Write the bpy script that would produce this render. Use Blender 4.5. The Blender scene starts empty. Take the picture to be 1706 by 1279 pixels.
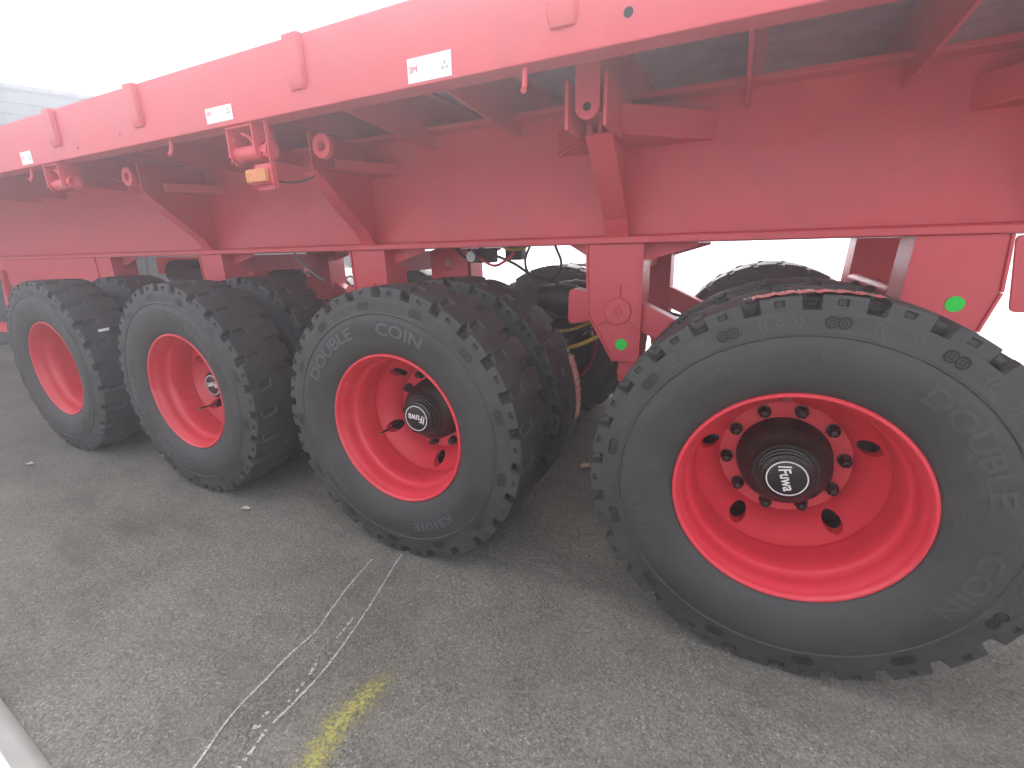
import bpy, bmesh, math, random
import numpy as np
from mathutils import Vector, Matrix

random.seed(7)
R = math.radians
scene = bpy.context.scene
COL = scene.collection

# ------------------------------------------------------------------ camera
cd = bpy.data.cameras.new('camera')
cam = bpy.data.objects.new('camera', cd)
COL.objects.link(cam)
cd.sensor_fit = 'HORIZONTAL'
cd.sensor_width = 36.0
cd.lens = 36.0 * 764.94 / 1706.0
cd.clip_start = 0.02
cd.clip_end = 900.0
_r = Vector((0.90252165, 0.42999129, -0.02370997))
_u = Vector((-0.10119364, 0.26526989, 0.95884917))
_f = Vector((-0.41858633, 0.86298284, -0.28292421))
m = Matrix((_r, _u, -_f)).transposed().to_4x4()
m.translation = Vector((-0.20565, -1.38701, 1.30153))
cam.matrix_world = m
scene.camera = cam

# ------------------------------------------------------------------ sky, sun, exposure
SUN_EL, SUN_AZ = 50, -26
world = bpy.data.worlds.new('World')
scene.world = world
world.use_nodes = True
wn = world.node_tree
wn.nodes.clear()
sky = wn.nodes.new('ShaderNodeTexSky')
sky.sky_type = 'NISHITA'
sky.sun_disc = False
sky.sun_elevation = R(SUN_EL)
sky.sun_rotation = R(SUN_AZ)
sky.air_density = 1.2
sky.dust_density = 4.0
sky.ozone_density = 1.0
hs = wn.nodes.new('ShaderNodeHueSaturation')
hs.inputs['Saturation'].default_value = 0.22
bg = wn.nodes.new('ShaderNodeBackground')
bg.inputs['Strength'].default_value = .12
wo = wn.nodes.new('ShaderNodeOutputWorld')
wn.links.new(sky.outputs[0], hs.inputs['Color'])
wn.links.new(hs.outputs[0], bg.inputs['Color'])
wn.links.new(bg.outputs[0], wo.inputs['Surface'])

sd = bpy.data.lights.new('sun', 'SUN')
sd.energy = 2.0
sd.angle = R(11)
sd.color = (1.0, 0.96, 0.9)
sun = bpy.data.objects.new('sun', sd)
COL.objects.link(sun)
_d = Vector((math.sin(R(SUN_AZ)) * math.cos(R(SUN_EL)), math.cos(R(SUN_AZ)) * math.cos(R(SUN_EL)), math.sin(R(SUN_EL))))
sun.rotation_euler = _d.to_track_quat('Z', 'Y').to_euler()
sun.location = (0, 0, 30)

scene.view_settings.view_transform = 'Standard'
scene.view_settings.look = 'None'
scene.view_settings.exposure = 2.24
scene.view_settings.gamma = 1.0
scene.view_settings.use_curve_mapping = False
try:
    scene.cycles.max_bounces = 6
    scene.cycles.diffuse_bounces = 4
    scene.cycles.glossy_bounces = 3
    scene.cycles.transparent_max_bounces = 8
    scene.cycles.volume_bounces = 1
    scene.cycles.use_adaptive_sampling = True
    scene.cycles.adaptive_threshold = 0.025
    scene.cycles.adaptive_min_samples = 16
except Exception:
    pass


# ------------------------------------------------------------------ materials
def new_mat(name):
    mt = bpy.data.materials.new(name)
    mt.use_nodes = True
    nt = mt.node_tree
    b = nt.nodes['Principled BSDF']
    return mt, nt, b


def noise(nt, scale, detail=4, rough=0.6, coord='Object', vec=None):
    t = nt.nodes.new('ShaderNodeTexNoise')
    t.inputs['Scale'].default_value = scale
    t.inputs['Detail'].default_value = detail
    t.inputs['Roughness'].default_value = rough
    if vec is None:
        c = nt.nodes.new('ShaderNodeNewGeometry') if coord == 'Position' else nt.nodes.new('ShaderNodeTexCoord')
        vec = c.outputs['Position'] if coord == 'Position' else c.outputs[coord]
    nt.links.new(vec, t.inputs['Vector'])
    return t


def ramp(nt, src, stops):
    r = nt.nodes.new('ShaderNodeValToRGB')
    e = r.color_ramp.elements
    while len(e) < len(stops):
        e.new(0.5)
    for k, (p, c) in zip(e, stops):
        k.position = p
        k.color = (c[0], c[1], c[2], 1) if hasattr(c, '__len__') else (c, c, c, 1)
    nt.links.new(src, r.inputs[0])
    return r


def bump(nt, b, src, strength, dist, prev=None):
    bp = nt.nodes.new('ShaderNodeBump')
    bp.inputs['Strength'].default_value = strength
    bp.inputs['Distance'].default_value = dist
    nt.links.new(src, bp.inputs['Height'])
    if prev:
        nt.links.new(prev.outputs[0], bp.inputs['Normal'])
    nt.links.new(bp.outputs[0], b.inputs['Normal'])
    return bp


def paint(name, col, rough=0.42, dust=0.16, coat=0.15):
    mt, nt, b = new_mat(name)
    n = noise(nt, 3.0, 4, 0.65, 'Position')
    d = tuple(c * (1 - dust) + k * dust for c, k in zip(col, (0.42, 0.30, 0.28)))
    lo = tuple(c * 0.88 for c in col)
    rp = ramp(nt, n.outputs['Fac'], [(0.30, lo), (0.52, col), (0.78, d)])
    nt.links.new(rp.outputs[0], b.inputs['Base Color'])
    rr = ramp(nt, n.outputs['Fac'], [(0.3, rough - 0.06), (0.75, rough + 0.16)])
    nt.links.new(rr.outputs[0], b.inputs['Roughness'])
    n2 = noise(nt, 9.0, 2, 0.75, 'Position')
    bump(nt, b, n2.outputs['Fac'], 0.25, 0.003)
    b.inputs['Coat Weight'].default_value = coat
    b.inputs['Coat Roughness'].default_value = 0.25
    return mt


M = {}
M['red'] = paint('red_paint', (0.68, 0.075, 0.095), 0.45, 0.10)
M['rim_red'] = paint('rim_red_paint', (0.70, 0.040, 0.062), 0.36, 0.05, 0.25)
M['far_red'] = paint('orange_red_paint', (0.62, 0.06, 0.05), 0.45, 0.1)


def flat(name, col, rough=0.5, metal=0.0, var=0.15, scale=12.0):
    mt, nt, b = new_mat(name)
    n = noise(nt, scale, 5, 0.6, 'Position')
    rp = ramp(nt, n.outputs['Fac'], [(0.3, tuple(c * (1 - var) for c in col)), (0.7, tuple(min(1, c * (1 + var)) for c in col))])
    nt.links.new(rp.outputs[0], b.inputs['Base Color'])
    b.inputs['Roughness'].default_value = rough
    b.inputs['Metallic'].default_value = metal
    return mt


M['deck'] = flat('lightened_deck_paint', (0.40, 0.21, 0.26), 0.6, 0.0, 0.2)  # deck colour lightened to make up for weak glare veil underneath
M['hub'] = flat('black_hub_and_shade', (0.018, 0.016, 0.015), 0.34, 0.0, 0.3)  # also painted on inner rims and added discs in place of shade
M['nut'] = flat('dark_steel', (0.022, 0.02, 0.019), 0.38, 0.3, 0.3, 60)
M['cap'] = flat('cap_black', (0.012, 0.013, 0.015), 0.3, 0.0, 0.1)
M['white'] = flat('white_print', (0.78, 0.78, 0.78), 0.5, 0.0, 0.04)
M['black'] = flat('black_rubber_hose', (0.015, 0.015, 0.016), 0.5, 0.0, 0.2)
M['yellow'] = flat('yellow_hose', (0.55, 0.36, 0.05), 0.45, 0.0, 0.12)
M['brass'] = flat('brass', (0.50, 0.36, 0.16), 0.35, 0.9, 0.1)
M['green'] = flat('green_sticker', (0.0, 0.72, 0.06), 0.6, 0.0, 0.03)
M['amber'] = flat('amber_lens', (0.70, 0.25, 0.08), 0.25, 0.0, 0.1, 60)
M['steel'] = flat('galvanised', (0.34, 0.35, 0.35), 0.4, 0.8, 0.15)
M['print_red'] = flat('print_red', (0.7, 0.05, 0.08), 0.5, 0.0, 0.03)
M['print_grey'] = flat('print_grey', (0.5, 0.5, 0.52), 0.5, 0.0, 0.03)
M['hole'] = flat('hole_shade', (0.012, 0.01, 0.01), 0.8, 0.0, 0.1)
M['sticker_red'] = flat('sticker_salmon', (0.72, 0.20, 0.17), 0.45, 0.0, 0.12, 30)
M['leaf'] = flat('dry_leaf', (0.55, 0.36, 0.22), 0.7, 0.0, 0.3, 60)
M['pale_leaf'] = flat('pale_scrap', (0.55, 0.52, 0.46), 0.7, 0.0, 0.2, 60)
M['sheet'] = flat('white_sheet', (0.50, 0.50, 0.475), 0.45, 0.0, 0.06)
M['brown'] = flat('brown_card', (0.28, 0.15, 0.07), 0.6, 0.0, 0.2)
M['siding'] = flat('grey_green_cladding', (0.07, 0.085, 0.085), 0.6, 0.0, 0.25, 4)
M['siding_dark'] = flat('blue_grey_panel', (0.05, 0.08, 0.10), 0.2, 0.0, 0.1)
M['block'] = flat('grey_block', (0.22, 0.22, 0.21), 0.8, 0.0, 0.2, 3)


def rubber_mat(name, lo, hi, dusty):
    mt, nt, b = new_mat(name)
    n = noise(nt, 5.0, 5, 0.7)
    rp = ramp(nt, n.outputs['Fac'], [(0.28, lo), (0.58, hi), (0.82, dusty)])
    nt.links.new(rp.outputs[0], b.inputs['Base Color'])
    rr = ramp(nt, n.outputs['Fac'], [(0.3, 0.50), (0.75, 0.70)])
    nt.links.new(rr.outputs[0], b.inputs['Roughness'])
    n4 = noise(nt, 40.0, 3, 0.75)
    bump(nt, b, n4.outputs['Fac'], 0.16, 0.002)
    b.inputs['Specular IOR Level'].default_value = 0.45
    return mt


M['rubber'] = rubber_mat('tyre_rubber', (0.036, 0.036, 0.036), (0.050, 0.049, 0.048), (0.085, 0.081, 0.073))
M['rubber_dark'] = rubber_mat('tyre_rubber_dark', (0.005, 0.005, 0.005), (0.006, 0.006, 0.006), (0.009, 0.009, 0.009))
M['rubber_panel'] = rubber_mat('tyre_rubber_panel', (0.028, 0.028, 0.0285), (0.038, 0.038, 0.038), (0.06, 0.058, 0.055))
M['rubber_mid'] = rubber_mat('tyre_rubber_relief', (0.048, 0.048, 0.048), (0.064, 0.063, 0.062), (0.095, 0.092, 0.086))
M['rubber_letter'] = rubber_mat('tyre_rubber_letter', (0.075, 0.075, 0.076), (0.09, 0.09, 0.091), (0.12, 0.118, 0.115))


def asphalt_mat():
    mt, nt, b = new_mat('asphalt')
    g = nt.nodes.new('ShaderNodeNewGeometry')
    pos = g.outputs['Position']
    v = nt.nodes.new('ShaderNodeTexVoronoi')
    v.inputs['Scale'].default_value = 175.0
    v.inputs['Randomness'].default_value = 1.0
    nt.links.new(pos, v.inputs['Vector'])
    # warped stones so that cells do not read as a pattern
    w = noise(nt, 60.0, 3, 0.6, vec=pos)
    stone = nt.nodes.new('ShaderNodeSeparateColor')
    nt.links.new(v.outputs['Color'], stone.inputs[0])
    c1 = ramp(nt, stone.outputs[0], [(0.0, (0.067, 0.062, 0.054)), (0.5, (0.115, 0.106, 0.093)), (0.92, (0.146, 0.134, 0.117)), (1.0, (0.205, 0.188, 0.165))])
    big = noise(nt, 1.1, 5, 0.62, vec=pos)
    c2 = ramp(nt, big.outputs['Fac'], [(0.30, 1.05), (0.5, 1.6), (0.72, 2.0)])
    mx = nt.nodes.new('ShaderNodeMix')
    mx.data_type = 'RGBA'
    mx.blend_type = 'MULTIPLY'
    mx.inputs['Factor'].default_value = 1.0
    nt.links.new(c1.outputs[0], mx.inputs['A'])
    nt.links.new(c2.outputs[0], mx.inputs['B'])
    # dusty film
    dn = noise(nt, 7.0, 5, 0.7, vec=pos)
    df = ramp(nt, dn.outputs['Fac'], [(0.42, 0.0), (0.75, 0.55)])
    mx2 = nt.nodes.new('ShaderNodeMix')
    mx2.data_type = 'RGBA'
    mx2.inputs['B'].default_value = (0.222, 0.200, 0.166, 1)
    nt.links.new(df.outputs[0], mx2.inputs['Factor'])
    nt.links.new(mx.outputs['Result'], mx2.inputs['A'])
    # drifting dark rubber / oil stains
    mp = nt.nodes.new('ShaderNodeMapping')
    mp.inputs['Scale'].default_value = (0.7, 2.6, 1)
    mp.inputs['Rotation'].default_value = (0, 0, R(14))
    nt.links.new(pos, mp.inputs['Vector'])
    sn = noise(nt, 1.6, 4, 0.62, vec=mp.outputs[0])
    sf = ramp(nt, sn.outputs['Fac'], [(0.52, 0.0), (0.74, 0.6)])
    mx3 = nt.nodes.new('ShaderNodeMix')
    mx3.data_type = 'RGBA'
    mx3.inputs['B'].default_value = (0.085, 0.08, 0.074, 1)
    nt.links.new(sf.outputs[0], mx3.inputs['Factor'])
    nt.links.new(mx2.outputs['Result'], mx3.inputs['A'])
    nt.links.new(mx3.outputs['Result'], b.inputs['Base Color'])
    b.inputs['Roughness'].default_value = 0.85
    b.inputs['Specular IOR Level'].default_value = 0.15
    p = bump(nt, b, v.outputs['Distance'], 0.45, 0.003)
    p.invert = True
    bump(nt, b, w.outputs['Fac'], 0.5, 0.004, p)
    return mt


M['asphalt'] = asphalt_mat()


def concrete_mat():
    mt, nt, b = new_mat('pale_concrete')
    n = noise(nt, 0.8, 8, 0.65, 'Position')
    rp = ramp(nt, n.outputs['Fac'], [(0.3, (0.40, 0.39, 0.37)), (0.7, (0.52, 0.51, 0.48))])
    nt.links.new(rp.outputs[0], b.inputs['Base Color'])
    b.inputs['Roughness'].default_value = 0.9
    return mt


M['concrete'] = concrete_mat()


def mark_mat(name, col, density, scale, soft=None):
    """paint or chalk that sits only on the tops of the stones: broken coverage"""
    mt, nt, b = new_mat(name)
    b.inputs['Base Color'].default_value = (*col, 1)
    b.inputs['Roughness'].default_value = 0.9
    n = noise(nt, scale, 4, 0.7, 'Position')
    src = n.outputs['Fac']
    if soft:
        tc = nt.nodes.new('ShaderNodeTexCoord')
        gr = nt.nodes.new('ShaderNodeAttribute')
        gr.attribute_name = 'cover'
        ad = nt.nodes.new('ShaderNodeMath')
        ad.operation = 'ADD'
        sb = nt.nodes.new('ShaderNodeMath')
        sb.operation = 'MULTIPLY'
        sb.inputs[1].default_value = soft
        nt.links.new(gr.outputs['Fac'], sb.inputs[0])
        nt.links.new(src, ad.inputs[0])
        nt.links.new(sb.outputs[0], ad.inputs[1])
        src = ad.outputs[0]
    wd = 0.22 if soft else 0.10
    rp = ramp(nt, src, [(density - wd, 0.0), (density + wd, 0.75 if soft else 0.9)])
    nt.links.new(rp.outputs[0], b.inputs['Alpha'])
    return mt


M['chalk'] = mark_mat('white_chalk', (0.60, 0.59, 0.57), 0.44, 210.0)
M['chalk_faint'] = mark_mat('faint_chalk', (0.45, 0.44, 0.42), 0.60, 190.0)
M['yellow_spray'] = mark_mat('yellow_spray', (0.46, 0.41, 0.12), 0.98, 95.0, 0.48)


# ------------------------------------------------------------------ object helpers
def mesh_from(verts, faces, smooth=None):
    me = bpy.data.meshes.new('mesh')
    me.from_pydata([tuple(v) for v in verts], [], [tuple(f) for f in faces])
    me.validate()
    bm = bmesh.new()
    bm.from_mesh(me)
    bmesh.ops.recalc_face_normals(bm, faces=bm.faces)
    bm.to_mesh(me)
    bm.free()
    if smooth is not None:
        me.shade_smooth()
        me.set_sharp_from_angle(angle=R(smooth))
    return me


def obj(name, me, mat=None, parent=None, loc=None, bevel=0.0, label=None):
    o = bpy.data.objects.new(name, me)
    me.name = name
    if mat is not None and len(me.materials) == 0:
        me.materials.append(M[mat])
    COL.objects.link(o)
    if parent is not None:
        o.parent = parent
    if loc is not None:
        o.location = loc
    if bevel:
        b = o.modifiers.new('bevel', 'BEVEL')
        b.width = bevel
        b.segments = 2
        b.limit_method = 'ANGLE'
        b.angle_limit = R(40)
    if label:
        o['label'] = label
    return o


def empty(name, parent=None, loc=(0, 0, 0)):
    o = bpy.data.objects.new(name, None)
    o.empty_display_size = 0.1
    COL.objects.link(o)
    o.location = loc
    if parent is not None:
        o.parent = parent
    return o


def tag(o, label, cat, group=None):
    o['label'] = label
    o['category'] = cat
    if group:
        o['group'] = group
    return o


class MB:
    def __init__(self):
        self.v, self.f = [], []

    def add(self, verts, faces):
        k = len(self.v)
        self.v += [tuple(p) for p in verts]
        self.f += [tuple(i + k for i in q) for q in faces]
        return self

    def box(self, x0, x1, y0, y1, z0, z1):
        return self.add([(x, y, z) for x in (x0, x1) for y in (y0, y1) for z in (z0, z1)],
                        [(0, 1, 3, 2), (4, 6, 7, 5), (0, 4, 5, 1), (2, 3, 7, 6), (0, 2, 6, 4), (1, 5, 7, 3)])

    def prism(self, poly, a0, a1, axis):
        """poly in the two other axes (x,z for axis y; y,z for axis x; x,y for axis z)"""
        def mk(p, a):
            return {'y': (p[0], a, p[1]), 'x': (a, p[0], p[1]), 'z': (p[0], p[1], a)}[axis]
        n = len(poly)
        vs = [mk(p, a0) for p in poly] + [mk(p, a1) for p in poly]
        fs = [tuple(range(n)), tuple(range(2 * n - 1, n - 1, -1))]
        fs += [(i, (i + 1) % n, n + (i + 1) % n, n + i) for i in range(n)]
        return self.add(vs, fs)

    def tube(self, path, r, n=8, caps=True):
        path = [Vector(p) for p in path]
        rs = r if hasattr(r, '__len__') else [r] * len(path)
        vs, fs = [], []
        prev = None
        for i, p in enumerate(path):
            t = (path[min(i + 1, len(path) - 1)] - path[max(i - 1, 0)]).normalized()
            if prev is None:
                a = t.orthogonal().normalized()
            else:
                a = (prev - t * prev.dot(t)).normalized()
            prev = a
            b = t.cross(a)
            for k in range(n):
                q = 2 * math.pi * k / n
                vs.append(p + (a * math.cos(q) + b * math.sin(q)) * rs[i])
        for i in range(len(path) - 1):
            for k in range(n):
                fs.append((i * n + k, i * n + (k + 1) % n, (i + 1) * n + (k + 1) % n, (i + 1) * n + k))
        if caps:
            fs.append(tuple(range(n)))
            fs.append(tuple(range(len(vs) - 1, len(vs) - 1 - n, -1)))
        return self.add(vs, fs)

    def revolve(self, prof, n, center=(0, 0, 0), axis='y', closed=False, caps=False):
        """prof: (a, r) along the axis"""
        vs, fs = [], []
        for k in range(n):
            q = 2 * math.pi * k / n
            c, s = math.cos(q), math.sin(q)
            for a, r in prof:
                p = {'y': (r * c, a, r * s), 'x': (a, r * c, r * s), 'z': (r * c, r * s, a)}[axis]
                vs.append((p[0] + center[0], p[1] + center[1], p[2] + center[2]))
        L = len(prof)
        for k in range(n):
            k2 = (k + 1) % n
            for j in range(L if closed else L - 1):
                j2 = (j + 1) % L
                fs.append((k * L + j, k * L + j2, k2 * L + j2, k2 * L + j))
        if caps:
            fs.append(tuple(k * L for k in range(n)))
            fs.append(tuple(k * L + L - 1 for k in range(n))[::-1])
        return self.add(vs, fs)

    def mesh(self, smooth=None):
        return mesh_from(self.v, self.f, smooth)

    def build(self, name, mat, parent=None, bevel=0.0, smooth=None, loc=None, label=None):
        return obj(name, self.mesh(smooth), mat, parent, loc, bevel, label)


def smooth_path(pts, n=6):
    pts = [Vector(p) for p in pts]
    out = []
    for i in range(len(pts) - 1):
        p0, p1, p2, p3 = pts[max(i - 1, 0)], pts[i], pts[i + 1], pts[min(i + 2, len(pts) - 1)]
        for k in range(n):
            t = k / n
            out.append(0.5 * ((2 * p1) + (p2 - p0) * t + (2 * p0 - 5 * p1 + 4 * p2 - p3) * t * t + (3 * p1 - p0 - 3 * p2 + p3) * t ** 3))
    out.append(pts[-1])
    return out


def text_geo(body, size, shear=0.0, extrude=0.0, bold=0.0):
    cu = bpy.data.curves.new('lettering', 'FONT')
    cu.body = body
    cu.size = size
    cu.shear = shear
    cu.extrude = extrude
    cu.resolution_u = 3
    cu.offset = bold
    o = bpy.data.objects.new('lettering', cu)
    COL.objects.link(o)
    dg = bpy.context.evaluated_depsgraph_get()
    dg.update()
    me = o.evaluated_get(dg).to_mesh()
    vs = [tuple(v.co) for v in me.vertices]
    fs = [tuple(p.vertices) for p in me.polygons]
    o.evaluated_get(dg).to_mesh_clear()
    bpy.data.objects.remove(o)
    bpy.data.curves.remove(cu)
    xs = [v[0] for v in vs]
    ys = [v[1] for v in vs]
    return vs, fs, (min(xs), max(xs), min(ys), max(ys))


# ------------------------------------------------------------------ ground
def sheet(name, x0, x1, y0, y1, z, mat):
    me = mesh_from([(x0, y0, z), (x1, y0, z), (x1, y1, z), (x0, y1, z)], [(0, 1, 2, 3)])
    if me.polygons[0].normal.z < 0:
        me.flip_normals()
    o = obj(name, me, mat)
    o['kind'] = 'structure'
    return o


ground = sheet('asphalt_ground', -350, 350, -350, 350, 0.0, 'asphalt')
yard = sheet('concrete_yard', -340, 340, 4.4, 340, 0.004, 'concrete')


def strip(name, pts, w, mat, jitter=0.003, step=0.012, gaps=0.0, z=0.004):
    """a thin hand-drawn line with ragged edges"""
    path = smooth_path([(p[0], p[1], z) for p in pts], 8)
    fine = []
    for a, b in zip(path[:-1], path[1:]):
        k = max(1, int((b - a).length / step))
        fine += [a.lerp(b, i / k) for i in range(k)]
    fine.append(path[-1])
    vs, fs = [], []
    for i, p in enumerate(fine):
        t = (fine[min(i + 1, len(fine) - 1)] - fine[max(i - 1, 0)]).normalized()
        nrm = Vector((-t.y, t.x, 0))
        hw = w * (0.5 + random.uniform(-0.22, 0.22))
        off = random.uniform(-jitter, jitter) * 0.4
        vs += [p + nrm * (hw + off), p - nrm * (hw - off)]
    for i in range(len(fine) - 1):
        if random.random() < gaps:
            continue
        fs.append((2 * i, 2 * i + 1, 2 * i + 3, 2 * i + 2))
    me = mesh_from(vs, fs)
    for p in me.polygons:
        if p.normal.z < 0:
            me.flip_normals()
            break
    return obj(name, me, mat, ground)


strip('chalk_line', [(-1.362, -1.0), (-1.372, -0.967), (-1.420, -0.83), (-1.430, -0.72), (-1.440, -0.62), (-1.441, -0.50), (-1.470, -0.40), (-1.497, -0.30), (-1.522, -0.17), (-1.53, -0.11)], 0.0065, 'chalk')
strip('chalk_line', [(-1.258, -0.93), (-1.27, -0.88), (-1.284, -0.82)], 0.010, 'chalk', gaps=0.35)
strip('chalk_line', [(-1.285, -0.80), (-1.282, -0.70), (-1.288, -0.60), (-1.302, -0.52), (-1.322, -0.43), (-1.352, -0.31), (-1.385, -0.20), (-1.415, -0.10), (-1.43, -0.03)], 0.0062, 'chalk', gaps=0.0)
strip('chalk_line', [(-1.300, -0.735), (-1.312, -0.66), (-1.33, -0.60)], 0.008, 'chalk', gaps=0.35)
strip('chalk_line', [(-1.345, -0.50), (-1.352, -0.45), (-1.362, -0.40)], 0.006, 'chalk', gaps=0.35)
strip('chalk_line', [(-1.30, -0.80), (-1.322, -0.83), (-1.330, -0.79), (-1.31, -0.775)], 0.009, 'chalk', gaps=0.4)
strip('chalk_line', [(-1.275, -0.79), (-1.23, -0.78), (-1.20, -0.795), (-1.17, -0.79)], 0.006, 'chalk_faint', gaps=0.3)
strip('chalk_line', [(-2.25, -1.08), (-2.12, -1.03), (-1.985, -0.99), (-1.91, -0.985)], 0.012, 'chalk_faint', gaps=0.3)
strip('chalk_line', [(-1.985, -0.99), (-1.88, -1.0), (-1.80, -1.02), (-1.74, -1.03)], 0.011, 'chalk_faint', gaps=0.3)


def spray_mark():
    pts = smooth_path([(-1.075, -0.92, 0), (-1.092, -0.83, 0), (-1.112, -0.74, 0), (-1.105, -0.65, 0), (-1.08, -0.555, 0), (-1.06, -0.50, 0)], 8)
    nw = 9
    vs, fs, cov = [], [], []
    for i, p in enumerate(pts):
        t = (pts[min(i + 1, len(pts) - 1)] - pts[max(i - 1, 0)]).normalized()
        nrm = Vector((-t.y, t.x, 0))
        end = math.sin(math.pi * min(1, max(0, (i + 2) / (len(pts) + 1)))) ** 0.5 if i > len(pts) * 0.5 else 1.0
        for k in range(nw):
            s = (k / (nw - 1)) * 2 - 1
            q = p + nrm * s * 0.12
            vs.append((q.x, q.y, 0.004))
            cov.append(max(0.0, (1 - abs(s)) ** 1.1 * end))
    for i in range(len(pts) - 1):
        for k in range(nw - 1):
            a = i * nw + k
            fs.append((a, a + 1, a + nw + 1, a + nw))
    me = bpy.data.meshes.new('yellow_spray_mark')
    me.from_pydata(vs, [], fs)
    if me.polygons[0].normal.z < 0:
        me.flip_normals()
    at = me.attributes.new('cover', 'FLOAT', 'POINT')
    for i, c in enumerate(cov):
        at.data[i].value = c
    obj('yellow_spray_mark', me, 'yellow_spray', ground)


spray_mark()

# ------------------------------------------------------------------ the trailer
WX = [0.0, -1.4281, -2.8665, -4.3114]       # axle positions
HX = [-0.714, -2.147, -3.589, -5.03]        # suspension hangers between the axles
ZH = 0.588
X0, X1 = -9.5, 2.2
YR = 0.0                                    # outer face of the near side rail
YF = 2.60                                   # far side
ZB = 1.312                                  # underside of main beams

trailer = empty('trailer')
tag(trailer, 'long red flatbed trailer on dual wheels with red rims, filling the picture', 'trailer')

MIR = lambda y: YF - y


# --- side rails
def channel(y0, s):
    b = MB()
    poly = [(0, 1.806), (0.085, 1.806), (0.085, 1.818), (0.013, 1.818), (0.013, 2.025), (0.085, 2.025), (0.085, 2.038), (0, 2.038)]
    poly = [(y0 + s * p[0], p[1]) for p in poly]
    return b.prism(poly, X0, X1, 'x')


rail = channel(YR, 1).build('side_rail', 'red', trailer, bevel=0.004)
channel(YF, -1).build('side_rail', 'red', trailer, bevel=0.004)
MB().box(X0, X1, 0.016, YF - 0.016, 2.0395, 2.048).build('deck', 'deck', trailer)


# --- stake pockets on the near rail (folded plate with rounded foot)
def pocket(x):
    n = 10
    w, top, low, d = 0.044, 2.041, 1.870, 0.019
    prof = []
    for i in range(n + 1):
        t = i / n
        q = math.pi * t
        prof.append((-w * math.cos(q), -d * min(1.0, 1.6 * math.sin(q))))
    vs, fs = [], []
    levels = [(top, 1.0), (1.93, 1.0), (1.905, 0.97), (1.885, 0.80), (1.872, 0.5), (low, 0.12)]
    for z, s in levels:
        for px, py in prof:
            vs.append((px * (0.72 + 0.28 * s), py * s - 0.001, z))
    L = n + 1
    for i in range(len(levels) - 1):
        for k in range(n):
            fs.append((i * L + k, i * L + k + 1, (i + 1) * L + k + 1, (i + 1) * L + k))
    fs.append(tuple(range(L)))
    fs.append(tuple((len(levels) - 1) * L + k for k in range(L))[::-1])
    o = obj('stake_pocket', mesh_from(vs, fs, 40), 'red', trailer, (x, YR, 0))
    return o


for x in (-0.70, -1.705, -2.73, -3.49, -4.50, 0.30, 1.3):
    pocket(x)

# holes in the rail web, as dark discs painting in their shade
for x, z, r in ((-0.523, 1.871, 0.0125), (-3.30, 1.845, 0.006), (-2.90, 1.862, 0.005)):
    MB().revolve([(-0.0015, r), (-0.0015, 0.0005)], 20, (x, 0, z)).build('rail_hole', 'hole', rail)

# --- rope hooks under the rail
for x in (-0.826, -2.575, -3.93, 0.62):
    p = smooth_path([(x, 0.03, 1.812), (x, 0.028, 1.775), (x + 0.002, 0.02, 1.752), (x + 0.003, 0.008, 1.742)], 5)
    MB().tube(p, 0.0085, 10).build('rope_hook', 'red', trailer, smooth=50)


# --- reflective tapes with their print
def tape(x0, x1, z0, z1, big):
    y = YR - 0.0012
    o = mesh_from([(x0, y, z0), (x1, y, z0), (x1, y, z1), (x0, y, z1)], [(0, 1, 2, 3)])
    if o.polygons[0].normal.y > 0:
        o.flip_normals()
    t = obj('reflective_tape', o, 'white', rail)
    vs, fs, bb = text_geo('3M', 0.026 if big else 0.022)
    vs = [(x0 + 0.008 + v[0] - bb[0], y - 0.0012, z0 + 0.028 + v[1]) for v in vs]
    obj('tape_lettering', mesh_from(vs, fs), 'print_red', rail)
    b = MB()
    cx, cz = x1 - 0.024, z0 + 0.03
    for k in range(3):
        q = 2 * math.pi * k / 3 + math.pi / 2
        c = (cx + 0.009 * math.cos(q), y - 0.0012, cz + 0.009 * math.sin(q))
        b.add([c] + [(c[0] + 0.0055 * math.cos(2 * math.pi * i / 8), c[1], c[2] + 0.0055 * math.sin(2 * math.pi * i / 8)) for i in range(8)],
              [(0, 1 + i, 1 + (i + 1) % 8) for i in range(8)])
    b.build('tape_emblem', 'print_grey', rail)


tape(-1.221, -1.056, 1.815, 1.884, True)
tape(-2.252, -2.085, 1.824, 1.880, False)
tape(-3.93, -3.80, 1.820, 1.885, False)


# --- main beams
def main_beam(y, s):
    yy = lambda a: y + s * a
    w = MB().box(X0, X1, *sorted((yy(0), yy(0.014))), ZB + 0.0285, 1.862).build('main_beam', 'red', trailer)
    MB().box(X0, X1, *sorted((yy(-0.085), yy(0.095))), ZB, ZB + 0.028).build('bottom_flange', 'red', w, bevel=0.004)
    MB().box(X0, X1, *sorted((yy(-0.085), yy(0.095))), 1.8625, 1.884).build('top_flange', 'red', w, bevel=0.004)
    MB().tube([(X0, yy(-0.002), ZB + 0.030), (X1, yy(-0.002), ZB + 0.030)], 0.007, 6).build('weld_seam', 'red', w, smooth=60)
    return w


beam = main_beam(0.805, 1)
main_beam(MIR(0.805), -1)

# --- cross members (channels under the deck) and tapered outriggers near the rail
STEP = 1.4345 / 3
k0 = -18
for k in range(k0, 6):
    x = -0.714 + STEP * k
    if x < X0 + .1:
        continue
    b = MB()
    b.box(x - 0.004, x + 0.004, 0.10, YF - 0.10, 1.8845, 2.0255)
    b.box(x - 0.004, x + 0.045, 0.10, YF - 0.10, 2.026, 2.0390)
    b.build('cross_member', 'red', trailer)
    if k % 3 != 0:
        b = MB()
        b.prism([(0.086, 1.884), (0.803, 1.884), (0.803, 1.80), (0.64, 1.80), (0.086, 1.845)], x - 0.0055, x + 0.0055, 'x')
        b.build('outrigger', 'red', trailer)
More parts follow.
